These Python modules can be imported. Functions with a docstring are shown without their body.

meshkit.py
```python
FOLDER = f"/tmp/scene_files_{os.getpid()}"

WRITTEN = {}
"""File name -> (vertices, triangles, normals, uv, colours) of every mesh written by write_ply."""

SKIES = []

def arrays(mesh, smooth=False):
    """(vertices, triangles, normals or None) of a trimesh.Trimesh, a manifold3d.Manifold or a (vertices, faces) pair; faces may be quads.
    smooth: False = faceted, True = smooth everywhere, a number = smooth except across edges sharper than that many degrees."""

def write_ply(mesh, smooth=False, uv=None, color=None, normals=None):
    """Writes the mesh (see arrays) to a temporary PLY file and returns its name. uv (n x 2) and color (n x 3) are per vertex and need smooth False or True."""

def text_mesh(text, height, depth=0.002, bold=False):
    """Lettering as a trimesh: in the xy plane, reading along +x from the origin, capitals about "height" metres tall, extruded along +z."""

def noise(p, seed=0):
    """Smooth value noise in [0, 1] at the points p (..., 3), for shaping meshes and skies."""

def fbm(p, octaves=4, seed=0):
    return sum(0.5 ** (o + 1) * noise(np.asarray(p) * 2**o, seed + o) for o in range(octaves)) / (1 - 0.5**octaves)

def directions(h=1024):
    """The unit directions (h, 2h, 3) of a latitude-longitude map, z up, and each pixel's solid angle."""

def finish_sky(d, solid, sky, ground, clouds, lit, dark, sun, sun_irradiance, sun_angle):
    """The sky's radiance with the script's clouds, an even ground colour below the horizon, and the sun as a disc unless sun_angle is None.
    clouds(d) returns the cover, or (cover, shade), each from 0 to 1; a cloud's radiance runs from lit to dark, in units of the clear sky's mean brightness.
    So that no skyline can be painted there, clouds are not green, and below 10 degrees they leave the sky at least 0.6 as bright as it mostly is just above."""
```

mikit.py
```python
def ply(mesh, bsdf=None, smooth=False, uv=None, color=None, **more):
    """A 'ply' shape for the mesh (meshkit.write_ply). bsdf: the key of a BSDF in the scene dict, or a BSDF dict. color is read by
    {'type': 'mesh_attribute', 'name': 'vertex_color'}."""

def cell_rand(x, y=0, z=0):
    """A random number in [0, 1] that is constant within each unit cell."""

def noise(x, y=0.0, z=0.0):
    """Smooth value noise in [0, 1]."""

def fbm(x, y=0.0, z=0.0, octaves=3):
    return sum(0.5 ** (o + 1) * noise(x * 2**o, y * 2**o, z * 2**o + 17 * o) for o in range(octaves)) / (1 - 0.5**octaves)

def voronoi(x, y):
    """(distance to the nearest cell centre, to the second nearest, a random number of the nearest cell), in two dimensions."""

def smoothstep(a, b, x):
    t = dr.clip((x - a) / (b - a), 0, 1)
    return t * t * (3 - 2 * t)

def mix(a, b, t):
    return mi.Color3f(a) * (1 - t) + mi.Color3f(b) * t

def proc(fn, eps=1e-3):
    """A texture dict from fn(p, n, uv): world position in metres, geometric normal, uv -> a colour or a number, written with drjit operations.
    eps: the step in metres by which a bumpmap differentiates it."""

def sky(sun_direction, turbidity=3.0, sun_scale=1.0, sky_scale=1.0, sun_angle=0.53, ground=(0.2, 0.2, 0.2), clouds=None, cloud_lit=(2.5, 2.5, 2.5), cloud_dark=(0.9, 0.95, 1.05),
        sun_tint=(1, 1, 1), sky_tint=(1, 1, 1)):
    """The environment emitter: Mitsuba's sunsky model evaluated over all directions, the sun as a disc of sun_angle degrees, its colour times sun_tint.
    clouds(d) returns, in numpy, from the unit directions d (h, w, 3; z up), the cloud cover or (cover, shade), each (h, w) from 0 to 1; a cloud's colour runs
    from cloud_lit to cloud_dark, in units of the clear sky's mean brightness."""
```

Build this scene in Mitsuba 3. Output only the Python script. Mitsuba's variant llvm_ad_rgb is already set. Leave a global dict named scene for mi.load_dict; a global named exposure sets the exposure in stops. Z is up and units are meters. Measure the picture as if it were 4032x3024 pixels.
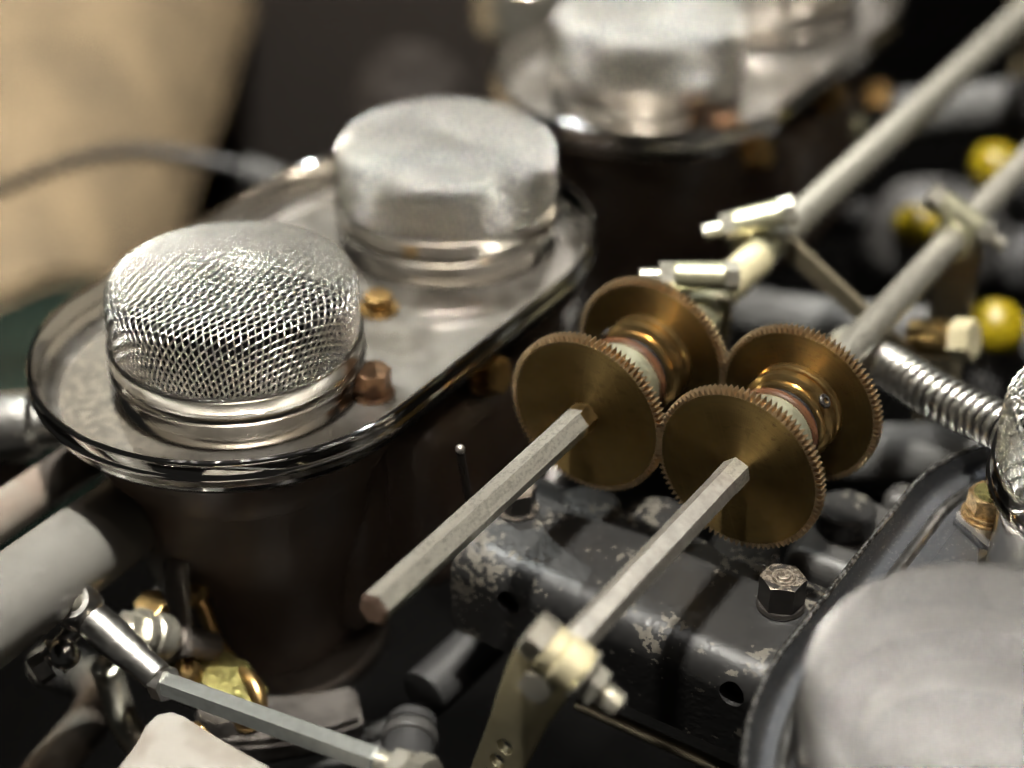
import math
import numpy as np
import trimesh
import mitsuba as mi
import drjit as dr
import manifold3d as m3
from shapely.geometry import Polygon, Point, LineString
import mikit
import meshkit
from mikit import noise, fbm, smoothstep, mix, proc, cell_rand

T = mi.ScalarTransform4f
MM = 0.001
scene, labels = {}, {}
exposure = 7.45
LIGHT = 0.45 / 128          # one factor for every lamp and the room; the exposure above undoes it

# ---------------------------------------------------------------- camera (millimetres, then metres)
CAM = np.array([165.2, -361.26, 287.26])
FWD = np.array([-0.45948, 0.69670, -0.55090])
scene['camera'] = {
    'type': 'thinlens', 'fov': 31.9, 'fov_axis': 'x',
    'aperture_radius': 7.5 * MM, 'focus_distance': 483 * MM,
    'near_clip': 0.02, 'far_clip': 30.0,
    'to_world': T().look_at(origin=(CAM * MM).tolist(), target=((CAM + 500 * FWD) * MM).tolist(), up=[0, 0, 1]),
}

# ---------------------------------------------------------------- unseen lamps above the engine bay, and dim light of the room around
scene['room_light'] = {'type': 'constant', 'radiance': {'type': 'rgb', 'value': [LIGHT * t for t in (0.022, 0.0213, 0.0198)]}}


def lamp(key, pos, target, w, h, power, label, tint=(1, 0.96, 0.88)):
    """A flat lamp panel: emits from its face, aimed at the target (mm)."""
    scene[key] = {'type': 'rectangle',
                  'to_world': T().look_at(origin=(np.array(pos) * MM).tolist(), target=(np.array(target) * MM).tolist(), up=[0, 1, 0.01]) @ T().scale([w * MM / 2, h * MM / 2, 1]),
                  'emitter': {'type': 'area', 'radiance': {'type': 'rgb', 'value': [LIGHT * power * t for t in tint]}}}
    labels[key] = {'label': label, 'category': 'lamp'}


lamp('unseen_overhead_lamp', (-24, -130, 1500), (-24, 0, 0), 105, 105, 3500, 'bright unseen lamp above the gears, placed to cast the rod shadows')  # out of view, placed so the rods cast shadows straight down
scene['unseen_spot_lamp'] = {'type': 'spot', 'intensity': {'type': 'rgb', 'value': [LIGHT * 16 * t for t in (0.97, 1.0, 0.95)]}, 'cutoff_angle': 7.6, 'beam_width': 5.2,
                      'to_world': T().look_at(origin=[-0.9, 0.52, 1.5], target=[-0.25, 0.12, 0], up=[0, 1, 0.01])}  # unseen lamp behind on the left, its beam narrowed to the left tray
scene['unseen_spot_lamp_001'] = {'type': 'spot', 'intensity': {'type': 'rgb', 'value': [LIGHT * 22 * t for t in (1.0, 0.97, 0.92)]}, 'cutoff_angle': 7.5, 'beam_width': 5.0,
                          'to_world': T().look_at(origin=[-0.55, 0.95, 1.45], target=[-0.17, 0.29, 0], up=[0, 1, 0.01])}  # unseen lamp aimed at the rear left filters to brighten them
lamp('unseen_ceiling_lamp_001', (-500, -900, 1900), (0, 0, 0), 120, 260, 7, 'unseen narrow ceiling lamp, weakly lighting the near left sides', (1, 0.93, 0.84))  # out of view, weak light on faces turned to the near left
lamp('unseen_ceiling_lamp_002', (900, 500, 1800), (0, 0, 0), 120, 260, 6, 'unseen narrow ceiling lamp, weakly lighting the far right sides', (1, 0.9, 0.78))  # out of view, weak light from the far right

for i, (x, y, z, w, pw, tint, lab) in enumerate(((-420, -260, 1700, 60, 250, (1, 0.97, 0.92), 'small round-the-clock work lamp on the near left'), (420, 320, 1650, 60, 300, (1, 0.86, 0.72), 'small warm unseen lamp on the far right, placed for highlights on the metal'),
                                               (120, 900, 1650, 70, 300, (0.92, 0.97, 1.0), 'small cool unseen lamp over the far end of the engine bay, placed for highlights'), (-620, 60, 1500, 50, 400, (1, 0.95, 0.9), 'small unseen lamp over the left wing, placed for highlights on the metal'),
                                               (620, -420, 1500, 60, 250, (1, 0.8, 0.66), 'small warm unseen lamp on the near right, placed for highlights on the metal'))):
    lamp(f'unseen_small_lamp_{i:03d}' if i else 'unseen_small_lamp', (x, y, z), (-60, 20, 0), w, w, pw, lab.replace('round-the-clock ', ''), tint)  # unseen small lamps, placed for highlights in chrome and gauze wires


# ---------------------------------------------------------------- materials
def rgb(*v):
    return {'type': 'rgb', 'value': list(v)}


def metal(key, color, rough, tex=None, bump=None, m=1.0):
    b = {'type': 'principled', 'base_color': tex or rgb(*color), 'metallic': m, 'roughness': rough}
    if bump:
        b = {'type': 'bumpmap', 'arbitrary': bump[0], 'scale': bump[1], 'bsdf': b}
    scene[key] = {'type': 'twosided', 'bsdf': b}


def paint(key, color, rough, tex=None, bump=None, spec=0.5):
    b = {'type': 'principled', 'base_color': tex or rgb(*color), 'metallic': 0.0, 'roughness': rough, 'specular': spec}
    if bump:
        b = {'type': 'bumpmap', 'arbitrary': bump[0], 'scale': bump[1], 'bsdf': b}
    scene[key] = {'type': 'twosided', 'bsdf': b}


def pmix(a, b, t):
    return mix(a, b, t) * 0.45


def n3(p, f, o=3):
    return fbm(p.x * f, p.y * f, p.z * f, octaves=o)


metal('chrome', (0.62, 0.60, 0.57), proc(lambda p, n, uv: 0.05 + 0.13 * smoothstep(0.5, 0.8, n3(p, 260))))
metal('gauze_steel', (0.94, 0.92, 0.85), 0.22, m=1.0)
metal('gauze_dull', (0.47, 0.457, 0.44), 0.42, m=1.0)
metal('polished_steel', (0.66, 0.64, 0.60), proc(lambda p, n, uv: 0.2 + 0.2 * n3(p, 500, 2)))
metal('tray_alloy', (0.5, 0.5, 0.5), m=0.92, rough=proc(lambda p, n, uv: 0.24 + 0.2 * n3(p, 160, 3)),
      tex=proc(lambda p, n, uv: mix([0.265, 0.247, 0.222], [0.15, 0.134, 0.112], smoothstep(0.35, 0.75, n3(p, 90, 4)))))
metal('tray_dark', (0.12, 0.12, 0.13), 0.4,
      tex=proc(lambda p, n, uv: mix([0.15, 0.155, 0.165], [0.36, 0.35, 0.33], smoothstep(0.56, 0.8, n3(p, 1100, 4)) * 0.6)))
metal('tray_rim_worn', (0.3, 0.3, 0.3), proc(lambda p, n, uv: 0.16 + 0.25 * n3(p, 300, 2)),
      tex=proc(lambda p, n, uv: mix([0.50, 0.49, 0.47], [0.30, 0.285, 0.26], smoothstep(0.35, 0.8, n3(p, 240, 3)))))
paint('tray_dust', (0.1350, 0.1170, 0.0900), 0.7, tex=proc(lambda p, n, uv: pmix([0.11, 0.095, 0.07], [0.25, 0.215, 0.16], smoothstep(0.35, 0.7, n3(p, 650, 4)))))


def dust_mask(p, n, uv):   # dust lies on the open part of the tray floor, outboard of the first filter
    return smoothstep(-0.118, -0.165, p.x + 0.02 * n3(p, 150, 2)) * smoothstep(0.05, -0.02, p.y) * smoothstep(0.5, 0.9, n.z) * 0.85


scene['tray_floor_mix'] = {'type': 'blendbsdf', 'weight': proc(dust_mask), 'a': {'type': 'ref', 'id': 'tray_alloy'}, 'b': {'type': 'ref', 'id': 'tray_dust'}}


def zinc_tex(p, n, uv):
    a = n3(p, 1400, 3)
    b = fbm(p.x * 900, p.y * 160, p.z * 900, octaves=3)
    return mix([0.52, 0.495, 0.425], [0.36, 0.34, 0.285], smoothstep(0.42, 0.72, a * 0.6 + b * 0.4))


metal('rod_zinc', (0.5, 0.48, 0.42), m=0.86, rough= proc(lambda p, n, uv: 0.32 + 0.16 * n3(p, 900, 2)), tex=proc(zinc_tex), bump=(proc(lambda p, n, uv: n3(p, 1500, 3), eps=2e-4), 0.00010))


def ground_tex(p, n, uv):
    a = n3(p, 700, 3)
    s = fbm((p.x + p.z) * 500 + p.y * 700, p.y * 500 - p.x * 300, p.z * 80, octaves=3)
    return mix([0.50, 0.475, 0.42], [0.40, 0.365, 0.32], smoothstep(0.3, 0.75, a * 0.5 + s * 0.5))


metal('rod_grey', (0.3, 0.31, 0.29), 0.42, m=0.8, tex=proc(lambda p, n, uv: mix([0.34, 0.355, 0.335], [0.24, 0.25, 0.235], n3(p, 500))))
metal('bead_steel', (0.5, 0.5, 0.48), 0.3, tex=proc(lambda p, n, uv: mix([0.72, 0.71, 0.69], [0.12, 0.115, 0.11], smoothstep(0.42, 0.6, n3(p, 1300, 2)))))
metal('rod_ground', (0.5, 0.48, 0.42), m=0.88, rough= proc(lambda p, n, uv: 0.30 + 0.2 * n3(p, 500, 2)), tex=proc(ground_tex),
      bump=(proc(lambda p, n, uv: fbm((p.x + p.z) * 500 + p.y * 1100, p.y * 300, 0, octaves=3), eps=2e-4), 0.00005))
metal('rod_rust', (0.36, 0.23, 0.17), 0.5, tex=proc(lambda p, n, uv: mix([0.24, 0.17, 0.135], [0.10, 0.06, 0.04], n3(p, 900))))


def brass_tex(p, n, uv):
    a = n3(p, 90, 3)
    b = n3(p, 1500, 3)
    return mix(mix([0.235, 0.162, 0.062], [0.17, 0.115, 0.043], smoothstep(0.35, 0.7, a)), [0.17, 0.105, 0.05], smoothstep(0.66, 0.8, b))


def face_tex(p, n, uv):   # turned face: faint rings, a few scratches and tarnish spots
    c = brass_tex(p, n, uv)
    ring_ = noise(uv.y * 150, 3.0) * 0.6 + noise(uv.y * 37, 8.0) * 0.4
    scr = smoothstep(0.80, 0.86, noise(p.x * 1400 + p.z * 500, p.z * 60 - p.x * 30, 5.0)) * 0.35
    spot = smoothstep(0.63, 0.72, n3(p, 420, 3)) * 0.2
    return c * (0.86 + 0.26 * ring_ + scr * 0.5) * (1 - spot)


scene['brass_face'] = {'type': 'twosided', 'bsdf': {'type': 'roughconductor', 'material': 'none', 'distribution': 'ggx', 'alpha_u': 0.17, 'alpha_v': 0.46,
                                                    'specular_reflectance': proc(face_tex)}}
metal('brass', (0.44, 0.29, 0.13), 0.36, tex=proc(brass_tex))
metal('brass_tooth', (0.50, 0.34, 0.20), 0.28, m=0.92, tex=proc(lambda p, n, uv: mix([0.62, 0.46, 0.27], [0.42, 0.30, 0.17], n3(p, 900))))
metal('collar_brass', (0.62, 0.42, 0.17), 0.24, m=0.97, tex=proc(lambda p, n, uv: mix([0.56, 0.385, 0.16], [0.36, 0.225, 0.085], smoothstep(0.45, 0.8, n3(p, 300)))))
metal('zinc_yellow', (0.62, 0.56, 0.36), 0.44, m=0.62, tex=proc(lambda p, n, uv: mix([0.74, 0.67, 0.45], [0.56, 0.50, 0.30], n3(p, 260))))
metal('zinc_olive', (0.55, 0.52, 0.36), 0.38, m=0.88, tex=proc(lambda p, n, uv: mix([0.62, 0.60, 0.44], [0.40, 0.39, 0.26], n3(p, 420))))
metal('zinc_white', (0.62, 0.60, 0.54), 0.34, m=0.88, tex=proc(lambda p, n, uv: mix([0.68, 0.66, 0.58], [0.48, 0.45, 0.36], n3(p, 300))))
metal('bolt_gold', (0.55, 0.40, 0.18), 0.34, tex=proc(lambda p, n, uv: mix([0.66, 0.48, 0.24], [0.34, 0.22, 0.10], smoothstep(0.35, 0.7, n3(p, 900)))))
metal('green_gold', (0.4, 0.36, 0.1), 0.42, tex=proc(lambda p, n, uv: mix([0.19, 0.172, 0.065], [0.09, 0.08, 0.027], smoothstep(0.4, 0.65, n3(p, 1400, 2)))),
      bump=(proc(lambda p, n, uv: n3(p, 1400, 2), eps=2e-4), 0.0004))
metal('copper', (0.5, 0.3, 0.18), 0.3, tex=proc(lambda p, n, uv: mix([0.38, 0.225, 0.13], [0.13, 0.075, 0.048], smoothstep(0.4, 0.7, n3(p, 260)))))
paint('ring_copper', (0.066, 0.028, 0.0125), 0.35)
metal('orange_plug', (0.42, 0.25, 0.09), 0.36, tex=proc(lambda p, n, uv: mix([0.34, 0.21, 0.075], [0.16, 0.095, 0.035], smoothstep(0.4, 0.7, n3(p, 260)))))
paint('black_rubber', (0.0072, 0.0067, 0.0063), 0.45)
paint('grey_rubber', (0.0225, 0.0225, 0.0225), 0.5)
paint('grey_hose', (0.0630, 0.0630, 0.0608), 0.65, spec=0.3)
paint('dark_body', (0.0203, 0.0144, 0.0108), 0.38, tex=proc(lambda p, n, uv: pmix([0.12, 0.088, 0.066], [0.19, 0.14, 0.107], n3(p, 60))))
paint('engine_shade_black', (0.0090, 0.0086, 0.0081), 0.9, spec=0.03, tex=proc(lambda p, n, uv: pmix([0.0012, 0.0011, 0.001], [0.003, 0.0028, 0.0025], n3(p, 50))))  # near black, the shade deep in the bay is put into the colour
paint('engine_grey', (0.0405, 0.0396, 0.0383), 0.45, tex=proc(lambda p, n, uv: pmix([0.05, 0.049, 0.048], [0.10, 0.097, 0.092], n3(p, 70))))
metal('cast_bright', (0.3, 0.28, 0.26), 0.55, m=0.9, tex=proc(lambda p, n, uv: mix([0.13, 0.12, 0.11], [0.045, 0.04, 0.036], smoothstep(0.35, 0.7, n3(p, 110, 4)))))
metal('cast_alloy', (0.40, 0.37, 0.34), 0.5, tex=proc(lambda p, n, uv: mix([0.44, 0.41, 0.38], [0.28, 0.25, 0.23], n3(p, 160))))
paint('pipe_grey', (0.1080, 0.1057, 0.0990), 0.42, tex=proc(lambda p, n, uv: pmix([0.22, 0.212, 0.192], [0.32, 0.31, 0.28], n3(p, 60))))
paint('pipe_cream', (0.2250, 0.2070, 0.1710), 0.4, tex=proc(lambda p, n, uv: pmix([0.40, 0.37, 0.315], [0.33, 0.26, 0.21], smoothstep(0.5, 0.7, n3(p, 40)))))
paint('plate_white', (0.2790, 0.2610, 0.2250), 0.5, tex=proc(lambda p, n, uv: pmix([0.47, 0.44, 0.39], [0.34, 0.30, 0.25], smoothstep(0.45, 0.75, n3(p, 90)))))
paint('yellow_plastic', (0.19, 0.14, 0.0025), 0.35)
paint('tan_cloth', (0.2250, 0.1620, 0.0855), 0.85, tex=proc(lambda p, n, uv: pmix([0.52, 0.385, 0.225], [0.30, 0.225, 0.135], smoothstep(0.25, 0.8, n3(p, 26, 4)))))
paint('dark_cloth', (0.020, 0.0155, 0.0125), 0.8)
paint('green_paint', (0.006, 0.0135, 0.009), 0.5)
paint('beige_end', (0.1800, 0.1485, 0.0900), 0.5)
paint('hose_cover', (0.2250, 0.2205, 0.1935), 0.5, tex=proc(lambda p, n, uv: pmix([0.38, 0.37, 0.33], [0.28, 0.27, 0.23], n3(p, 300))))
metal('strap_dull', (0.22, 0.19, 0.13), 0.45, m=0.7)
metal('tube_cream', (0.42, 0.402, 0.34), 0.42, m=0.88)
paint('shade_black', (0.0012, 0.0012, 0.0012), 0.95, spec=0.02)  # black for the shade inside the filters


def chip_mask(p, n, uv):
    a = fbm(p.x * 120 + 3.1, p.y * 120, p.z * 120, octaves=4)
    b = fbm(p.x * 620, p.y * 620 + 7, p.z * 620, octaves=3)
    edge = smoothstep(-0.0345, -0.030, p.y) * smoothstep(-0.017, -0.026, p.y) * smoothstep(-0.047, -0.040, p.z)
    back = smoothstep(-0.002, 0.007, p.y)
    fine = smoothstep(0.68, 0.72, b) * smoothstep(0.48, 0.62, a)
    return dr.maximum(smoothstep(0.64, 0.68, a * 0.58 + b * 0.42 + 0.075 * edge + 0.07 * back + 0.05 * smoothstep(-0.040, -0.062, p.x)), fine)


scene['rail_paint'] = {'type': 'twosided', 'bsdf': {'type': 'bumpmap', 'arbitrary': proc(lambda p, n, uv: n3(p, 900, 3), eps=3e-4), 'scale': 0.00012, 'bsdf': {
    'type': 'principled', 'base_color': proc(lambda p, n, uv: pmix([0.019, 0.019, 0.0195], [0.031, 0.030, 0.0285], n3(p, 300))), 'metallic': 0.0, 'roughness': 0.38, 'specular': 0.5}}}
scene['rail_bare'] = {'type': 'twosided', 'bsdf': {'type': 'principled', 'base_color': proc(lambda p, n, uv: pmix([0.24, 0.22, 0.18], [0.10, 0.088, 0.07], n3(p, 700, 3))), 'metallic': 0.25, 'roughness': 0.6}}
scene['rail_mix'] = {'type': 'blendbsdf', 'weight': proc(chip_mask), 'a': {'type': 'ref', 'id': 'rail_paint'}, 'b': {'type': 'ref', 'id': 'rail_bare'}}
scene['nut_dark'] = {'type': 'twosided', 'bsdf': {'type': 'principled', 'base_color': rgb(0.03, 0.027, 0.024), 'metallic': 0.4, 'roughness': 0.35}}
scene['nut_bare'] = {'type': 'twosided', 'bsdf': {'type': 'principled', 'base_color': proc(lambda p, n, uv: mix([0.30, 0.262, 0.215], [0.11, 0.09, 0.07], smoothstep(0.35, 0.65, n3(p, 1200, 3)))), 'metallic': 0.8, 'roughness': 0.42}}
scene['nut_mix'] = {'type': 'blendbsdf', 'weight': proc(lambda p, n, uv: smoothstep(0.3, 0.5, n.z) * smoothstep(0.62, 0.50, n3(p, 420, 3))), 'a': {'type': 'ref', 'id': 'nut_dark'}, 'b': {'type': 'ref', 'id': 'nut_bare'}}


# ---------------------------------------------------------------- mesh helpers, all in millimetres
def tm(v, f):
    return trimesh.Trimesh(np.asarray(v, float), np.asarray(f), process=False)


def cat(*ms):
    return trimesh.util.concatenate([m for m in ms])


def frame(d):
    d = np.asarray(d, float)
    d = d / np.linalg.norm(d)
    a = np.array([0, 0, 1.0]) if abs(d[2]) < 0.9 else np.array([1.0, 0, 0])
    x = np.cross(a, d)
    x /= np.linalg.norm(x)
    return x, np.cross(d, x), d


def orient(mesh, p0, d, spin=0.0):
    """Moves a mesh built along +z to p0 with its axis along d."""
    x, y, z = frame(d)
    m = np.eye(4)
    c, s = math.cos(spin), math.sin(spin)
    m[:3, 0], m[:3, 1], m[:3, 2], m[:3, 3] = c * x + s * y, -s * x + c * y, z, p0
    mesh = mesh.copy()
    mesh.apply_transform(m)
    return mesh


def lathe(profile, n=48, closed=False):
    """Revolves (r, z) points about z; r = 0 ends are poles."""
    pr = np.asarray(profile, float)
    a = np.linspace(0, 2 * np.pi, n, endpoint=False)
    v = np.stack([pr[:, 0][:, None] * np.cos(a), pr[:, 0][:, None] * np.sin(a), np.repeat(pr[:, 1][:, None], n, 1)], -1).reshape(-1, 3)
    f = []
    m = len(pr)
    i = np.arange(n)
    for k in range(m if closed else m - 1):
        a0, b0 = k * n, ((k + 1) % m) * n
        q = np.stack([a0 + i, a0 + (i + 1) % n, b0 + (i + 1) % n, b0 + i], 1)
        f += [q[:, [0, 1, 2]], q[:, [0, 2, 3]]]
    f = np.concatenate(f)
    mesh = trimesh.Trimesh(v, f, process=False)
    mesh.merge_vertices()
    mesh.update_faces(mesh.nondegenerate_faces())
    return mesh


def rod(p0, p1, r, r1=None, ch=None, n=32):
    p0, p1 = np.asarray(p0, float), np.asarray(p1, float)
    L = np.linalg.norm(p1 - p0)
    r1 = r if r1 is None else r1
    ch = min(r, r1, L) * 0.12 if ch is None else ch
    return orient(lathe([(0, 0), (r - ch, 0), (r, ch), (r1, L - ch), (r1 - ch, L), (0, L)], n), p0, p1 - p0)


def hexbar(p0, p1, R, spin=0.0, ch=0.6, n=6, seg=1):
    """A hexagonal bar with chamfered ends; R is the corner radius."""
    p0, p1 = np.asarray(p0, float), np.asarray(p1, float)
    L = np.linalg.norm(p1 - p0)
    pts = [(0, 0), (R - ch, 0), (R, ch)] + [(R, ch + (L - 2 * ch) * k / seg) for k in range(1, seg)] + [(R, L - ch), (R - ch, L), (0, L)]
    return orient(lathe(pts, n), p0, p1 - p0, spin)


def man(mesh):
    return m3.Manifold(m3.Mesh(np.asarray(mesh.vertices, np.float32), np.asarray(mesh.faces, np.uint32)))


def unman(m):
    k = m.to_mesh()
    return tm(k.vert_properties[:, :3], k.tri_verts)


def hexhead(af, h, dome=True, n=64):
    """Bolt head or nut along +z from 0 to h: hexagon whose top corners are turned off by a cone."""
    R = af / math.sqrt(3)
    hx = m3.Manifold.cylinder(h, R, R, 6)
    cone = man(lathe([(0, -1), (R + 1, -1), (R + 1, h - (R - af / 2) * 0.75), (af / 2 * 0.93, h), (0, h)], n))
    return unman(hx ^ cone)


def ring(r0, r1, z0, z1, n=48, ch=0.2):
    return lathe([(r0, z0), (r1 - ch, z0), (r1, z0 + ch), (r1, z1 - ch), (r1 - ch, z1), (r0, z1)], n, closed=True)


def box(lo, hi, r=1.0):
    """A box with rounded edges."""
    lo, hi = np.asarray(lo, float), np.asarray(hi, float)
    s = m3.Manifold.sphere(r, 12)
    ps = [s.translate([lo[0] + r if i & 1 else hi[0] - r, lo[1] + r if i & 2 else hi[1] - r, lo[2] + r if i & 4 else hi[2] - r]) for i in range(8)]
    return unman(m3.Manifold.batch_hull(ps))


def tube(pts, r, n=12, caps=True):
    """A tube along the points; r may vary per point."""
    P = np.asarray(pts, float)
    r = np.broadcast_to(np.asarray(r, float), len(P))
    t = np.gradient(P, axis=0)
    t /= np.linalg.norm(t, axis=1, keepdims=True)
    x = frame(t[0])[0]
    v = []
    a = np.linspace(0, 2 * np.pi, n, endpoint=False)
    for k in range(len(P)):
        x = x - t[k] * (x @ t[k])
        x /= np.linalg.norm(x)
        y = np.cross(t[k], x)
        v.append(P[k] + r[k] * (np.cos(a)[:, None] * x + np.sin(a)[:, None] * y))
    v = np.concatenate(v)
    i = np.arange(n)
    f = []
    for k in range(len(P) - 1):
        q = np.stack([k * n + i, k * n + (i + 1) % n, (k + 1) * n + (i + 1) % n, (k + 1) * n + i], 1)
        f += [q[:, [0, 1, 2]], q[:, [0, 2, 3]]]
    if caps:
        v = np.vstack([v, P[0], P[-1]])
        e = len(v) - 2
        f.append(np.stack([i * 0 + e, (i + 1) % n, i], 1))
        f.append(np.stack([i * 0 + e + 1, (len(P) - 1) * n + i, (len(P) - 1) * n + (i + 1) % n], 1))
    return tm(v, np.concatenate(f))


def spline(pts, n=40):
    from scipy.interpolate import CubicSpline
    P = np.asarray(pts, float)
    s = np.r_[0, np.cumsum(np.linalg.norm(np.diff(P, axis=0), axis=1))]
    return CubicSpline(s, P)(np.linspace(0, s[-1], n))


def plate(poly, z0, z1, bevel=0.4):
    """A flat plate of this outline (holes allowed) with bevelled edges, from z0 to z1."""
    def lay(p, a, b):
        return trimesh.creation.extrude_polygon(p, b - a, engine='earcut').apply_translation([0, 0, a])
    inner = poly.buffer(-bevel)
    parts = [lay(poly, z0 + bevel, z1 - bevel)]
    for k in (1, 2):
        p = poly.buffer(-bevel * k / 2 * 0.9)
        d = bevel * (1 - math.sqrt(max(0, 1 - (k / 2) ** 2)))
        parts.append(lay(p, z0 + d * 0.5, z1 - d * 0.5 + 0.001 * k))
    return cat(*parts)


def loft(rings, caps=True):
    """Joins rings of equal length (lists of points) into one skin."""
    R = np.asarray(rings, float)
    m, n = R.shape[:2]
    v = R.reshape(-1, 3)
    i = np.arange(n)
    f = []
    for k in range(m - 1):
        q = np.stack([k * n + i, k * n + (i + 1) % n, (k + 1) * n + (i + 1) % n, (k + 1) * n + i], 1)
        f += [q[:, [0, 1, 2]], q[:, [0, 2, 3]]]
    if caps:
        v = np.vstack([v, R[0].mean(0), R[-1].mean(0)])
        f.append(np.stack([i * 0 + m * n, (i + 1) % n, i], 1))
        f.append(np.stack([i * 0 + m * n + 1, (m - 1) * n + i, (m - 1) * n + (i + 1) % n], 1))
    return tm(v, np.concatenate(f))


used = {}


def numbered(name):
    k = used.get(name, 0)
    used[name] = k + 1
    return name if k == 0 else f'{name}_{k:03d}'


def thing(name, label, category, group=None):
    key = numbered(name)
    labels[key] = {'label': label, 'category': category}
    if group:
        labels[key]['group'] = group
    return key


def put(parent, name, mesh, bsdf, smooth=30, label=None, kind=None, **kw):
    """One entry of the scene: part `name` of `parent` (or the thing itself if name is None)."""
    key = numbered(f'{parent}__{name}') if name else parent
    mesh = mesh.copy()
    mesh.apply_scale(MM)
    scene[key] = mikit.ply(mesh, bsdf, smooth=smooth, **kw)
    if label or kind:
        labels.setdefault(key, {})
        if label:
            labels[key]['label'] = label
        if kind:
            labels[key]['kind'] = kind
    return key


def structure(key, mesh, bsdf, smooth=30, label=None):
    put(key, None, mesh, bsdf, smooth)
    labels[key] = {'kind': 'structure', 'label': label or key.replace('_', ' ')}


# ---------------------------------------------------------------- the setting: dark bottom of the engine bay
g = np.stack(np.meshgrid(np.linspace(-1200, 800, 60), np.linspace(-500, 1400, 60), indexing='ij'), -1).reshape(-1, 2)
gz = -335 + 18 * meshkit.fbm(np.c_[g / 90.0, g[:, :1] * 0], 3, 5)
idx = np.arange(3600).reshape(60, 60)
q = np.stack([idx[:-1, :-1], idx[1:, :-1], idx[1:, 1:], idx[:-1, 1:]], -1).reshape(-1, 4)
structure('engine_bay_floor', tm(np.c_[g, gz], np.vstack([q[:, [0, 1, 2]], q[:, [0, 2, 3]]])), 'engine_shade_black', True, 'bottom of the engine bay, its deep shade put into a near black colour')
structure('bulkhead_wall', box((-1200, 980, -345), (800, 1000, 420), 6), 'engine_shade_black', 30, 'dark bulkhead at the far end of the engine bay')

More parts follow.
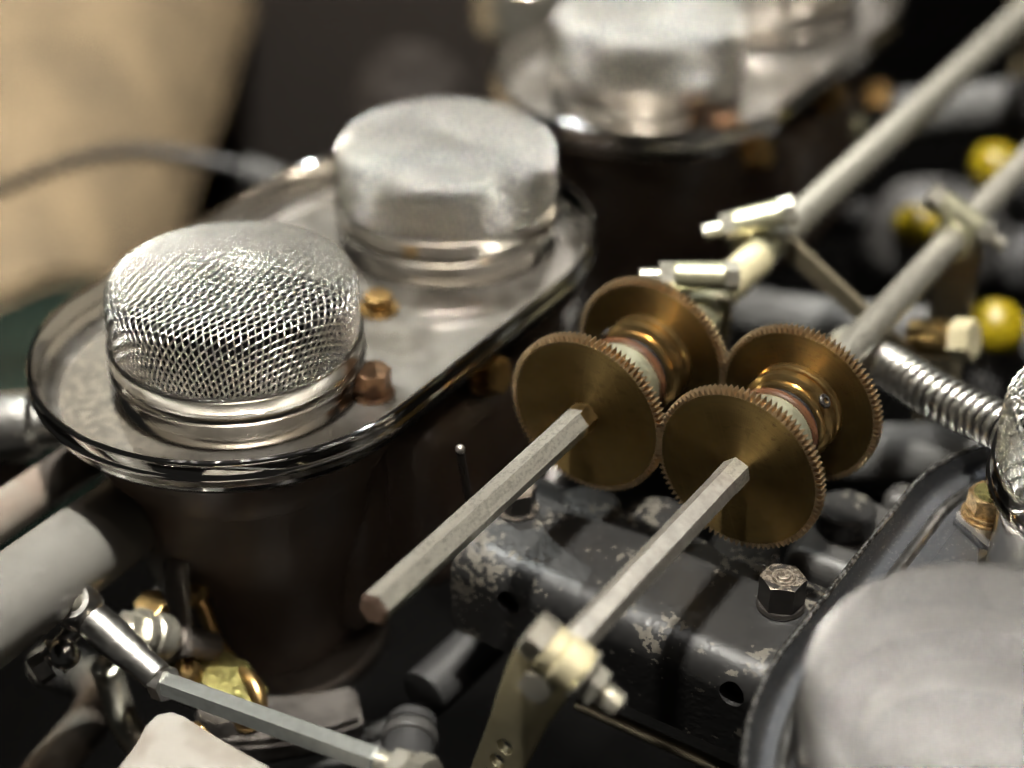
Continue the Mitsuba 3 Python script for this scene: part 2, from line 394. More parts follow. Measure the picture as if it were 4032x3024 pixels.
# ---------------------------------------------------------------- hexagonal rods
LX, RX = -48.3, 0.0
k = thing('hexagonal_rod', 'bare hexagonal steel rod through the left gears, its free near end rusty', 'rod')
put(k, 'shaft', hexbar((LX, -99.4, -1.0), (LX, 45, 0.4), 4.35, math.radians(47), 0.9, seg=1), 'rod_zinc', False)
put(k, 'rusty_tip', hexbar((LX, -100.4, -1.02), (LX, -97.6, -1.0), 4.42, math.radians(47), 1.0), 'rod_rust', False, label='rusty chamfered end of the rod')
put(k, 'sleeve', hexbar((LX, -5.5, -0.3), (LX, 1, 0), 4.5, math.radians(47), 0.3), 'collar_brass', False)
put(k, 'far_shaft', rod((LX, 45, 0.4), (LX, 116, 1.0), 4.0, ch=0.5), 'zinc_olive')
put(k, 'far_tube', rod((LX, 118, 1.0), (LX, 520, 4.0), 5.6, ch=0.8), 'tube_cream')
k = thing('hexagonal_rod', 'ground hexagonal steel rod through the right gears, held in the drilled lever', 'rod')
put(k, 'shaft', hexbar((RX, -90, 0.4), (RX, 45, 0), 4.1, math.radians(21), 0.6), 'rod_ground', False)
put(k, 'sleeve', hexbar((RX, -7.5, 0.05), (RX, 1, 0.05), 4.25, math.radians(21), 0.25), 'rod_zinc', False)
put(k, 'far_shaft', rod((RX, 40, 0), (RX, 520, 1.0), 4.9, ch=0.5), 'rod_zinc')

# ---------------------------------------------------------------- brass gears
NT = 92


def gear_rim(R, thick, n=NT, seed=0):
    rng = np.random.default_rng(seed)
    root, out = R - 1.75, R
    pts = []
    for t in range(n):
        a0 = 2 * np.pi * t / n
        j = rng.normal(0, 0.012)
        for u, r in ((0.0, root), (0.10, root), (0.42, out - 0.05), (0.54, out), (0.62, out - 0.1), (0.92, root)):
            a = a0 + (u + j) * 2 * np.pi / n
            pts.append((r * math.cos(a), r * math.sin(a)))
    inner = Point(0, 0).buffer(R - 5, 48)
    poly = Polygon(pts).difference(inner)
    return trimesh.creation.extrude_polygon(poly, thick, engine='earcut').apply_translation([0, 0, -thick])


def gear_disc(R, thick, hole=3.6, n=160, rings=10):
    """Both faces as rings with u running round the axis, so that the turned finish has a direction."""
    vs, fs, uvs = [], [], []
    for z, flip in ((0.04, False), (-thick - 0.04, True)):
        rr = np.linspace(hole, R, rings)
        a = np.linspace(0, 2 * np.pi, n + 1)
        v = np.stack([rr[:, None] * np.cos(a), rr[:, None] * np.sin(a), np.full((rings, n + 1), z)], -1).reshape(-1, 3)
        uv = np.stack(np.broadcast_arrays(a / (2 * np.pi), rr[:, None] / R), -1).reshape(-1, 2)
        i, j = np.meshgrid(np.arange(rings - 1), np.arange(n), indexing='ij')
        b = (i * (n + 1) + j).ravel()
        q = np.stack([b, b + n + 1, b + n + 2, b + 1], 1)
        if flip:
            q = q[:, ::-1]
        off = sum(len(x) for x in vs)
        vs.append(v)
        uvs.append(uv)
        fs.append(np.vstack([q[:, [0, 1, 2]], q[:, [0, 2, 3]]]) + off)
    return tm(np.vstack(vs), np.vstack(fs)), np.vstack(uvs)


def gear(x, y, label, spin, collar_side=0, seed=0):
    k = thing('brass_gear', label, 'gear', 'brass gears on the two rods')
    to = np.eye(4)
    c, s = math.cos(spin), math.sin(spin)
    # local z faces the camera (-y)
    to[:3, :3] = np.array([[1, 0, 0], [0, 0, -1], [0, 1, 0]]) @ np.array([[c, -s, 0], [s, c, 0], [0, 0, 1]])
    to[:3, 3] = [x, y, 0]
    rim = gear_rim(25.0, 3.3, seed=seed)
    rim.apply_transform(to)
    put(k, 'toothed_rim', rim, 'brass_tooth', False)
    d, uv = gear_disc(23.2, 3.3)
    d.apply_transform(to)
    put(k, 'disc', d, 'brass_face', False, uv=uv)
    return k


sp = math.pi / NT
gear(LX, 0, 'front brass gear on the left rod with the bare rod end', 0.0, seed=1)
gear(RX, 0, 'front brass gear on the right rod, sharpest and nearest', sp, seed=2)
for x, lab, s0, sd in ((LX, 'rear brass gear on the left rod, behind the pale spacer', 0.02, 3), (RX, 'rear brass gear on the right rod with a collar set screw', sp + 0.02, 4)):
    k = gear(x, 37.3, lab, s0, seed=sd)
    put(k, 'collar', orient(lathe([(4, 0), (11.6, 0), (12.2, 0.5), (12.2, 1.6), (13.2, 2.0), (13.9, 2.6), (13.9, 5.0), (13.2, 5.5), (12.6, 5.6), (12.6, 6.6), (13.4, 6.8), (13.9, 7.3), (13.9, 9.0), (4, 9.0)], 64), (x, 28.2, 0), (0, 1, 0)), 'collar_brass')
    a = math.radians(41) if x == RX else math.radians(150)
    dv = np.array([math.cos(a), 0, math.sin(a)])
    p = np.array([x, 31.2, 0]) + dv * 13.4
    put(k, 'set_screw', orient(ring(0.9, 2.1, 0, 1.0, 24), p, dv), 'nut_dark')
    sx = thing('spacer_barrel', 'olive zinc spacer barrel between the two left gears' if x == LX else 'olive zinc spacer barrel between the two right gears', 'spacer', 'spacers between the gears')
    put(sx, 'barrel', orient(lathe([(4, 0), (11.8, 0), (12.5, 0.8), (12.5, 17.0), (11.9, 17.6), (11.9, 21), (4, 21)], 64), (x, 3.6, 0), (0, 1, 0)), 'zinc_olive')
    put(sx, 'copper_ring', orient(lathe([(10, 0), (12.5, 0), (13.0, 0.6), (13.0, 1.8), (12.5, 2.4), (10, 2.4)], 64, closed=True), (x, 22.0, 0), (0, 1, 0)), 'ring_copper')
    put(sx, 'dark_gap_ring', orient(lathe([(8, 0), (10.6, 0), (10.6, 3.4), (8, 3.4)], 48, closed=True), (x, 24.6, 0), (0, 1, 0)), 'black_rubber')  # black ring put in for the shade of the gap before the collar

# ---------------------------------------------------------------- woven gauze caps
def gauze(R, z0, z1, dome, pitch, wire, spin=0.0, seed=0, dent=0.3, dimple=1.2, shoulder=5.0, sides=6, shear=0.5, vstretch=1.15):
    """A cap of woven wire drawn over a drum: square weave on top, crowded weave on the wall."""
    prof = []
    rt = R - shoulder
    for t in np.linspace(0, 1, 24):
        prof.append((rt * t, z1 + dome * (1 - t * t)))
    sl = -2 * dome / rt
    for t in np.linspace(0.08, 1, 10):
        a = t * np.pi / 2
        prof.append((rt + shoulder * math.sin(a), z1 + sl * 0.5 * shoulder * math.sin(a) * (1 - t) - shoulder * (1 - math.cos(a))))
    prof.append((R + 0.25, (z0 + z1 - shoulder) / 2))
    prof.append((R, z0))
    prof = np.array(prof)
    s = np.r_[0, np.cumsum(np.linalg.norm(np.diff(prof, axis=0), axis=1))]
    S = s[-1]
    dz = np.gradient(prof[:, 1], s)
    dr_ = np.gradient(prof[:, 0], s)
    out_v, out_f, base = [], [], 0
    kmax = int(S / pitch)
    ang = np.linspace(0, 2 * np.pi, sides, endpoint=False)
    cs, sn = math.cos(spin), math.sin(spin)
    for axis in (0, 1):
        for kk in range(-kmax, kmax + 1):
            c = (kk + 0.5) * pitch
            m = int(1.35 * S / pitch)
            t = np.arange(-m * 2, m * 2 + 1) * (pitch / 2)
            sv = vstretch * pitch
            uv = np.stack([np.full_like(t, c), t * vstretch + shear * c] if axis == 0 else [t, np.full_like(t, c * vstretch) + shear * t], -1)
            uv = uv + 0.016 * pitch * (np.stack([meshkit.noise(np.c_[uv * 0.11, uv[:, :1] * 0 + 3], seed), meshkit.noise(np.c_[uv * 0.11, uv[:, :1] * 0 + 9], seed)], -1) - 0.5) * 4
            keep = np.nonzero(np.linalg.norm(uv, axis=1) < S)[0]
            if len(keep) < 4:
                continue
            t, uv2 = t[keep[0]:keep[-1] + 1], uv[keep[0]:keep[-1] + 1]
            par = np.round(t / (pitch / 2)).astype(int)
            amp = np.where(par % 2 == 0, 0, np.where(((par - 1) // 2 + kk + axis) % 2 == 0, 1, -1)) * wire * 0.95
            ss = np.clip(np.linalg.norm(uv2, axis=1), 1e-6, S)
            ph = np.arctan2(uv2[:, 1], uv2[:, 0]) + spin
            r, z, a, b = (np.interp(ss, s, y) for y in (prof[:, 0], prof[:, 1], dr_, dz))
            q = np.sqrt(a * a + b * b) + 1e-9
            n = np.stack([-b / q * np.cos(ph), -b / q * np.sin(ph), a / q], -1)
            P = np.stack([r * np.cos(ph), r * np.sin(ph), z], -1)
            bump = dent * (meshkit.fbm(P / 14.0, 2, seed) - 0.5) * 2 - dimple * np.exp(-((r - R * 0.05) / 6.0) ** 2)
            P = P + n * (amp + bump)[:, None]
            tg = np.gradient(P, axis=0)
            tg /= np.linalg.norm(tg, axis=1, keepdims=True) + 1e-12
            y = np.cross(n, tg)
            y /= np.linalg.norm(y, axis=1, keepdims=True) + 1e-12
            v = P[:, None] + wire * (np.cos(ang)[None, :, None] * n[:, None] + np.sin(ang)[None, :, None] * y[:, None])
            nn = len(P)
            i, j = np.meshgrid(np.arange(nn - 1), np.arange(sides), indexing='ij')
            a0 = base + i * sides + j
            a1 = base + i * sides + (j + 1) % sides
            b0, b1 = a0 + sides, a1 + sides
            out_v.append(v.reshape(-1, 3))
            out_f.append(np.stack([a0, a1, b1], -1).reshape(-1, 3))
            out_f.append(np.stack([a0, b1, b0], -1).reshape(-1, 3))
            base += nn * sides
    return tm(np.vstack(out_v), np.vstack(out_f))


RING = [(34.5, -3.0), (36.6, -3.0), (38.2, -2.6), (38.5, -1.9), (38.2, -1.2), (36.9, -0.9), (36.8, 0.2), (37.6, 0.6), (37.9, 1.2), (37.9, 5.0), (38.1, 5.4), (37.9, 5.9), (37.2, 6.1), (36.2, 6.0), (36.0, 0), (34.5, 0)]


def air_horn(x, y, z, floor, label, category='air filter', pitch=2.05, wire=0.29, spin=0.6, seed=0, top=25.0, R=37.1, shoulder=5.0, sides=6, dimple=1.2, dome=2.5, dent=0.14, mat='gauze_steel'):
    """A carburettor's mouth under a gauze cap; z is the height of the ring, floor that of the tray."""
    k = thing('gauze_filter', label, category, 'gauze air filters on the carburettor mouths')
    g = gauze(R - 0.6, 3.0, top, dome, pitch, wire, spin, seed, shoulder=shoulder, sides=sides, dimple=dimple, dent=dent)
    put(k, 'wire_gauze', g.apply_translation([x, y, z]), mat, True, kind='stuff')
    sc = R / 37.1
    put(k, 'clamp_ring', lathe([(r * sc, h) for r, h in RING], 96, closed=True).apply_translation([x, y, z]), 'chrome', 25)
    f = floor - z
    prof = [(27.5, 2.0), (30.5, 3.0), (34.0, 2.0), (34.8, -1.0), (34.6, -3.2), (33.6, (f - 3) / 2), (34.2, f + 1.6), (36.4, f + 0.4), (36.4, f + 0.05), (28, f + 0.05), (26.5, -4)]
    put(k, 'trumpet', lathe(prof, 96, closed=True).apply_translation([x, y, z]), 'chrome', 35)
    put(k, 'shaded_throat', lathe([(35.6, 2.5), (35.4, 4.8), (31.0, 5.2), (27.8, 3.4), (27.2, -3), (24, f + 0.6), (0, f + 0.6)], 48).apply_translation([x, y, z]), 'shade_black', 30)  # black dish over the chrome lip, shade under the gauze put into colour
    return k


CL, Y1, Y2, Y3 = -153.0, -28.0, 81.0, 218.0
F1 = -10.5
air_horn(CL, Y1, 1.2, F1, 'round gauze filter in front on the left tray, its wire mesh sharp', spin=math.radians(44), seed=11)
air_horn(CL, Y2, 1.2, F1, 'round gauze filter at the back of the front left tray, slightly blurred', spin=math.radians(52), seed=12, pitch=2.35, wire=0.33)
air_horn(CL, Y3, 1.2, F1, 'very blurred bright gauze filter on the rear left tray, at the top edge', spin=math.radians(50), seed=13, sides=4)
air_horn(CL, Y3 + 109, 1.2, F1, 'farthest gauze filter, cut off by the top edge of the picture', spin=math.radians(40), seed=14, sides=4)
CR, Z5 = 94.4, 6.4
air_horn(CR, 43.4, Z5, -26, 'gauze filter at the right edge, its steel ring hiding a bolt', spin=math.radians(30), seed=15)
air_horn(CR, -62, -1.5, -26, 'large blurred gauze filter in the lower right corner', pitch=1.45, wire=0.26, spin=math.radians(40), seed=16, R=41.8, shoulder=9.0, sides=4, dimple=0.3, top=25.0, dent=0.15, mat='gauze_dull')


# ---------------------------------------------------------------- stadium trays
def stadium(x, ya, yb, R, n=64, ea=1.0, eb=1.0):
    """Outline (counter-clockwise) and outward normals; ea, eb stretch the near and far end along y."""
    a = np.linspace(np.pi, 2 * np.pi, n)
    b = np.linspace(0, np.pi, n)
    s = np.linspace(0, 1, 24)[1:-1]
    pts = np.concatenate([np.stack([x + R * np.cos(a), ya + ea * R * np.sin(a)], -1), np.stack([x + R + 0 * s, ya + (yb - ya) * s], -1),
                          np.stack([x + R * np.cos(b), yb + eb * R * np.sin(b)], -1), np.stack([x - R + 0 * s, yb + (ya - yb) * s], -1)])
    t = np.roll(pts, -1, 0) - np.roll(pts, 1, 0)
    t /= np.linalg.norm(t, axis=1, keepdims=True)
    return pts, np.stack([t[:, 1], -t[:, 0]], -1)


def sweep(out, prof):
    pts, nr = out
    rings = [np.c_[pts + nr * d, np.full(len(pts), z)] for d, z in prof]
    return loft(rings, caps=False)


def tray(out, label, top, floor, mat_floor, mat_rim, rib=False):
    k = thing('filter_tray', label, 'tray')
    h = top - floor
    if rib:
        prof = [(-16, floor), (-13.4, floor), (-8.0, floor + 0.1), (-5.0, floor + 0.2), (-3.0, floor + 1.2), (-1.9, floor + 3), (-1.3, top - 0.7), (-0.8, top - 0.3), (-0.2, top - 0.3), (-0.1, top - 0.8), (-0.1, floor), (-1.0, floor - 1.5), (-16, floor - 1.5)]
        bead = [(0.75 * math.cos(t) - 0.45, top + 0.75 * math.sin(t)) for t in np.linspace(-np.pi, np.pi, 9)]
        put(k, 'edge_bead', sweep(out, bead), 'bead_steel', 50)
        bead = [(-9.6 + 2.0 * math.cos(t), floor - 0.3 + 1.9 * math.sin(t)) for t in np.linspace(np.pi, 0, 9)]
        put(k, 'pressed_rib', sweep(out, bead), 'tray_rim_worn', 50)
    else:
        prof = [(-7.5, floor), (-5.6, floor + 0.2), (-3.6, floor + 1.2), (-2.2, floor + 3.6), (-1.6, floor + 7.2), (-1.4, top - 1.2), (-1.15, top - 0.4), (-0.5, top), (0.2, top - 0.3), (0.45, top - 0.9), (0.15, top - 1.6),
                (-0.25, top - 2.2), (-0.25, top - 4.6), (0.1, top - 5.1), (0.5, top - 5.7), (0.45, top - 6.4), (-0.3, top - 6.9), (-2.0, top - 7.1), (-2.8, floor + 1.6), (-4.2, floor - 0.2), (-7.5, floor - 0.9)]
    if rib:
        put(k, 'rim', sweep(out, prof), mat_rim, 40)
    else:
        put(k, 'rim', sweep(out, prof[4:19]), mat_rim, 40)
        put(k, 'dish', sweep(out, prof[:5]), mat_floor, 40)
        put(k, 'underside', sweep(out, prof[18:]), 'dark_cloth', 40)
    pts, nr = out
    d = -7.4 if not rib else -15.9
    pl = trimesh.creation.extrude_polygon(Polygon(pts + nr * d), 0.8, engine='earcut').apply_translation([0, 0, floor - 0.77])
    put(k, 'floor_plate', pl, mat_floor, 30)
    return k


tray(stadium(CL, Y1, 60.0, 61.2), 'bright alloy tray with rolled rim under the two front left gauze filters', 3.0, F1, 'tray_floor_mix', 'chrome')
tray(stadium(CL, Y3, Y3 + 100, 61), 'blurred alloy tray under the rear left gauze filters', 2.5, F1, 'tray_floor_mix', 'chrome')
tray(stadium(CR, -35.4, 43.4, 60.7, ea=1.3), 'dark scuffed alloy tray with a ribbed edge in the lower right', -19.6, -26.0, 'tray_dark', 'tray_dark', rib=True)

# ---------------------------------------------------------------- left carburettor bodies
def carburettor(x, ya, yb, label):
    k = thing('carburettor', label, 'carburettor')
    top = F1 - 1.2
    for y in (ya, yb):
        put(k, 'barrel', lathe([(0, top), (47, top), (48, top - 3), (47, top - 12), (45.5, top - 17), (43, top - 18.5), (42, top - 20.5), (40, top - 40), (35, top - 62), (31, top - 84), (30, top - 92), (0, top - 92)], 64).apply_translation([x, y, 0]), 'dark_body', 35)
        put(k, 'base_flange', lathe([(0, top - 100), (40, top - 100), (41.5, top - 98.5), (41.5, top - 94), (40, top - 92.4), (0, top - 92.4)], 64).apply_translation([x, y, 0]), 'cast_alloy', 35)
    put(k, 'bridge', box((x - 30, ya, top - 86), (x + 40, yb, top - 4), 8), 'dark_body', 30)
    put(k, 'float_chamber', box((x + 28, ya + 18, top - 74), (x + 58, yb - 18, top - 10), 9), 'dark_body', 30)
    return k


carburettor(CL, Y1, Y2, 'dark brown twin barrel carburettor body under the front left tray')
carburettor(CL, Y3, Y3 + 109, 'dark brown carburettor body under the rear left tray')
k = thing('carburettor', 'carburettor body hidden under the lower right tray', 'carburettor')
put(k, 'barrel', cat(lathe([(0, -28), (44, -28), (44, -34), (36, -50), (30, -110), (0, -110)], 48).apply_translation([CR + 6, 43, 0]), lathe([(0, -28), (44, -28), (44, -34), (36, -50), (30, -110), (0, -110)], 48).apply_translation([CR + 6, -55, 0])), 'dark_body', 35)

# bolts and plugs of the left bank
def hexbolt(name, label, p, af, h, mat, axis=(0, 0, 1), washer=None, spin=0.3, group=None, cat_='bolt'):
    k = thing(name, label, cat_, group)
    z = 0.0
    d = np.asarray(axis, float)
    d = d / np.linalg.norm(d)
    if washer:
        put(k, 'washer', orient(ring(2, washer, 0, 1.2, 40), p, d), mat)
        z = 1.25
    put(k, 'head', orient(hexhead(af, h), np.asarray(p, float) + d * z, d, spin), mat, 20)
    return k


for i, (p, lab) in enumerate((((-115, -12, F1), 'copper coloured nut on the tray beside the front left filter'), ((-143, 28, F1), 'orange copper nut on the tray between the two left filters'),
                              ((-112, 205, F1), 'blurred copper nut on the rear left tray'))):
    hexbolt('copper_nut', lab, p, 10.0 if i != 1 else 8.0, 7.5 if i != 1 else 4.5, 'copper' if i != 1 else 'orange_plug', washer=6.6, group='copper nuts on the left trays', cat_='nut')
for p, lab in (((-94, 21.5, -12), 'orange brass plug below the tray rim behind the left gears'),
               ((-94, 202, -10), 'blurred orange plug below the rear left tray'), ((-94, 268, -12), 'farthest blurred orange plug beside the long left rod')):
    k = thing('brass_plug', lab, 'plug', 'brass plugs below the left tray rims')
    put(k, 'head', orient(hexhead(11, 5), (p[0] - 2, p[1], p[2] - 3), (1, 0, 0.35), 0.3), 'orange_plug', 20)
    put(k, 'collar', orient(ring(2, 7.0, -3, 0, 40), (p[0] - 2, p[1], p[2] - 3), (1, 0, 0.35)), 'orange_plug')

# ---------------------------------------------------------------- black rail with chipped paint
YF, YB, ZT, ZB = -34.0, 12.0, -36.0, -66.0
xs = np.linspace(-72, 120, 97)
prof = [(YB, ZB), (YF, ZB), (YF, -50)]
for t in np.linspace(0, np.pi / 2, 10):
    prof.append((YF + 10 * (1 - math.cos(t)), ZT - 10 + 9.4 * math.sin(t)))
prof += [(-8, ZT + 0.4), (2, ZT + 0.2), (YB - 4, ZT), (YB - 1.2, ZT - 1.2), (YB, ZT - 4)]
prof = np.array(prof)
rings = []
for x in xs:
    P = np.c_[np.full(len(prof), x), prof]
    w = 0.25 * (meshkit.fbm(P / 9.0, 3, 21) - 0.5)
    P[:, 2] += w * (P[:, 2] > -60)
    P[:, 1] += w * 0.6
    rings.append(P)
k = thing('rail', 'black painted rail with chipped paint running under the gears', 'rail')
rm = loft(rings)
rm.fix_normals()
holes = [m3.Manifold.cylinder(14, 3.7, 3.7, 40).rotate([90, 0, 0]).translate([hx, YF + 5, hz]) for hx, hz in ((19.5, -45.5), (-52, -47))]
mr = man(rm)
if mr.num_tri() > 0:
    for h in holes:
        mr = mr - h
    rm = unman(mr)
put(k, 'body', rm, 'rail_mix', 35)
for bx, by, lab in ((-50, 6, 1), (-30, 13, 2), (-2, 14, 3)):
    put(k, 'lug', lathe([(0, -12), (11, -12), (10, -1.4), (8.6, -0.2), (0, 0.6)], 40).apply_translation([bx, by, ZT + 0.2]), 'rail_mix', 35)
put(k, 'lower_flange', box((-30, -33.5, -77.5), (130, -29.5, -74.5), 1.0), 'strap_dull', 30)

k = thing('rail_nut', 'black hexagonal nut with worn top standing on the rail beside the tray', 'nut')
nb = np.array([18.6, -4.6, ZT + 0.3])
put(k, 'hexagon', hexhead(11.2, 8.6).apply_transform(trimesh.transformations.rotation_matrix(0.42, [0, 0, 1])).apply_translation(nb + [0, 0, 1.6]), 'nut_mix', 20)
put(k, 'washer_face', lathe([(0, 0), (6.6, 0), (6.8, 0.5), (6.4, 1.6), (0, 1.6)], 48).apply_translation(nb), 'nut_dark', 30)
put(k, 'stud_end', lathe([(3.4, 10.15), (3.2, 10.5), (2.7, 10.5), (2.5, 10.2), (2.1, 10.25), (1.8, 10.9), (1.4, 11.05), (0, 10.95)], 40).apply_translation(nb), 'nut_bare', 25)
hexbolt('rail_stud', 'small blurred stud with nut at the left end of the rail', (-66, -8, ZT), 10, 7, 'nut_mix', washer=6.5, cat_='nut')
k = thing('upright_pin', 'thin dark upright pin with a bright ball end behind the bare rod', 'pin')
put(k, 'pin', rod((-72, -22, -36), (-70, -30.6, -3.5), 1.2), 'dark_cloth')
put(k, 'ball', trimesh.creation.icosphere(3, 1.4).apply_translation([-70, -30.8, -2.0]), 'cast_alloy', True)

# ---------------------------------------------------------------- near clamp with drilled lever on the right rod
k = thing('throttle_lever', 'yellow zinc lever with two holes clamped on the near end of the right rod', 'lever')
cx, cy, cz = 0.0, -84.0, 0.4
ax = np.array([0.837, 0.13, -0.534])         # direction of the pinch bolt, down to the right
ax = ax / np.linalg.norm(ax)
up = np.array([0, 0, 1.0]) - ax * ax[2]
up /= np.linalg.norm(up)
o = np.array([0.6, -89.0, -0.7])
put(k, 'clamp_barrel', rod(o - ax * 1.6, o + ax * 5.0, 6.4, ch=0.8, n=48), 'zinc_yellow')
put(k, 'clamp_band', orient(lathe([(1, 0), (5.2, 0), (5.8, 0.5), (5.8, 3.4), (5.4, 3.9), (1, 3.9)], 48), o - ax * 5.6, ax), 'zinc_yellow')
put(k, 'clamp_web', box((-5.2, -4, -9), (4.6, 5, 1), 2).apply_translation([-0.6, -87.5, -0.5]), 'zinc_yellow')
put(k, 'pinch_bolt', orient(hexhead(10.4, 5.2), o - ax * 5.7 + up * 0.2, -ax, 0.5), 'zinc_white', 20)
put(k, 'pinch_washer', orient(ring(2, 6.8, 0, 0.9, 40), o + ax * 5.1, ax), 'zinc_white')
put(k, 'pinch_nut', orient(hexhead(9.2, 4.6), o + ax * 6.1 - up * 0.4, ax, 0.2), 'zinc_white', 20)


def thread(p0, d, r, L, pitch=0.9, n=24):
    pr = [(0, 0)]
    z = 0.0
    while z < L - pitch:
        pr += [(r * 0.86, z), (r, z + pitch * 0.5)]
        z += pitch
    pr += [(r * 0.86, z), (r * 0.75, z + pitch * 0.5), (0, z + pitch * 0.5)]
    return orient(lathe(pr, n), p0, d)


put(k, 'bolt_thread', thread(o + ax * 10.6 - up * 0.6, ax, 3.4, 7), 'zinc_white', 25)
# lever plate: hangs down across the rod, thickness along the rod
lv = Polygon([(-12.8, -3.4), (-14.2, -6.5), (-15.6, -10.8), (-20.4, -29.9), (-27.5, -54), (-14.5, -54), (-9.8, -41.4), (-4.0, -24.9), (1.6, -12.8), (2.6, -8), (-2, -3)]).buffer(1.2).buffer(-1.2)
lv = lv.difference(Point(-15.6, -37.0).buffer(2.1)).difference(Point(-17.9, -43.2).buffer(2.1)).difference(Point(-21, -50).buffer(2.1))
lp = plate(lv, 0.0, 2.2, 0.5)
lp.apply_transform(trimesh.transformations.rotation_matrix(math.radians(90), [1, 0, 0])).apply_translation([0, -88.2, 0])
put(k, 'lever_plate', lp, 'zinc_yellow', False)
put(k, 'stop_screw', orient(hexhead(7.6, 5.4), (-4.2, -90.6, -7.4), (0.1, -0.9, 0.1), 0.1), 'zinc_white', 20)

# ---------------------------------------------------------------- far clamps
def far_clamp(x, y, z, d, label, s=0.86, mat='zinc_olive'):
    k = thing('rod_clamp', label, 'clamp', 'clamps on the far part of the rods')
    d = np.asarray(d, float)
    d /= np.linalg.norm(d)
    o = np.array([x, y, z], float)
    put(k, 'barrel', rod(o - d * 9 * s, o + d * 9 * s, 5.2 * s), mat)
    put(k, 'saddle', orient(ring(4.0, 8.2 * s, -5 * s, 5 * s, 40), (x, y, 0), (0, 1, 0)), mat)
    put(k, 'bolt_head', orient(hexhead(9.5 * s, 5 * s), o - d * 9 * s, -d, 0.2), 'zinc_white', 20)
    put(k, 'nut', orient(hexhead(9 * s, 5 * s), o + d * 9 * s, d, 0.1), 'zinc_white', 20)
    put(k, 'bolt_end', rod(o + d * 14 * s, o + d * 21 * s, 2.8 * s), 'zinc_white')
    return k


k1 = far_clamp(LX + 1, 64, 15.0, (-0.83, -0.55, 0.0), 'blurred yellow clamp with long bolt on the left rod behind the rear gear')
k2 = far_clamp(LX - 3, 112, 12.0, (-0.72, -0.5, -0.25), 'second blurred clamp on the left rod, holding a thin strap')
lvp = plate(Polygon([(-3, 5), (3, 5), (1.6, -58), (-1.6, -58)]).buffer(1), -1.2, 1.2, 0.4)
lvp.apply_transform(trimesh.transformations.rotation_matrix(math.radians(90), [1, 0, 0]))
lvp.apply_transform(trimesh.transformations.rotation_matrix(math.radians(-60), [0, 1, 0])).apply_translation([LX + 1, 121, 2])
put(k2, 'strap', lvp, 'strap_dull', False)
lvp = plate(Polygon([(-6, 5), (6, 5), (5, -60), (-5, -60)]).buffer(1), -1.2, 1.2, 0.4)
lvp.apply_transform(trimesh.transformations.rotation_matrix(math.radians(90), [1, 0, 0])).apply_translation([LX + 1, 74, -2])
put(k1, 'strap', lvp, 'strap_dull', False)
put(k2, 'sleeve', rod((LX, 84, 0.3), (LX, 108, 0.5), 6.0), 'zinc_yellow')
k3 = far_clamp(RX, 157, 8.5, (0.858, 0.189, -0.476), 'blurred yellow clamp with bolt on the right rod near the right edge')
lvp = plate(Polygon([(-7, 5), (7, 5), (5.5, -75), (-5.5, -75)]).buffer(1), -1.2, 1.2, 0.4)
lvp.apply_transform(trimesh.transformations.rotation_matrix(math.radians(90), [1, 0, 0])).apply_translation([RX + 1, 160, -2])
put(k3, 'strap', lvp, 'strap_dull', False)

# ---------------------------------------------------------------- retaining plate with gold bolt in the right tray
k = thing('retaining_plate', 'stamped steel retaining plate in the right tray, half under the filter ring', 'plate')
pl = Polygon([(48.9, 43.9), (52.5, 54), (64, 60), (84, 44), (86, 22), (70.1, 31.1)]).buffer(1.0).buffer(-0.6)
put(k, 'lower_leaf', plate(pl.buffer(0.6), -25.9, -24.2, 0.4), 'tray_dark', False)
put(k, 'upper_leaf', plate(pl, -24.15, -21.6, 0.4), 'polished_steel', False)
bars = [box((i * 1.7, -2.0 + 0.5 * (i % 2), 0), (i * 1.7 + 0.75, 2.0, 0.4), 0.18) for i in range(7)] + [box((i * 1.7, 1.2, 0), (i * 1.7 + 1.5, 1.9, 0.4), 0.18) for i in (1, 4)]
tx = cat(*bars)
tx.apply_transform(trimesh.transformations.rotation_matrix(math.radians(-63), [0, 0, 1])).apply_translation([63.5, 46.0, -21.65])
put(k, 'stamped_marks', tx, 'polished_steel', False, label='worn raised marks stamped on the plate')
k = thing('gold_bolt', 'gold hexagonal bolt with greenish top on the retaining plate', 'bolt')
gb = np.array([56.2, 47.0, -21.6])
put(k, 'flat_washer', ring(2, 7.4, 0, 1.0, 56).apply_translation(gb), 'bolt_gold')
put(k, 'spring_washer', ring(2, 6.8, 1.05, 2.3, 56).apply_translation(gb + [0.2, 0.1, 0]), 'bolt_gold')
hh = hexhead(10.8, 5.6).apply_transform(trimesh.transformations.rotation_matrix(0.25, [0, 0, 1])).apply_translation(gb + [0, 0, 2.35])
put(k, 'head', hh, 'bolt_gold', 20)
put(k, 'worn_top', lathe([(0, 8.02), (4.6, 8.02), (4.75, 7.9), (0, 7.9)], 48).apply_translation(gb), 'green_gold', 30, label='greenish pitted top of the bolt')

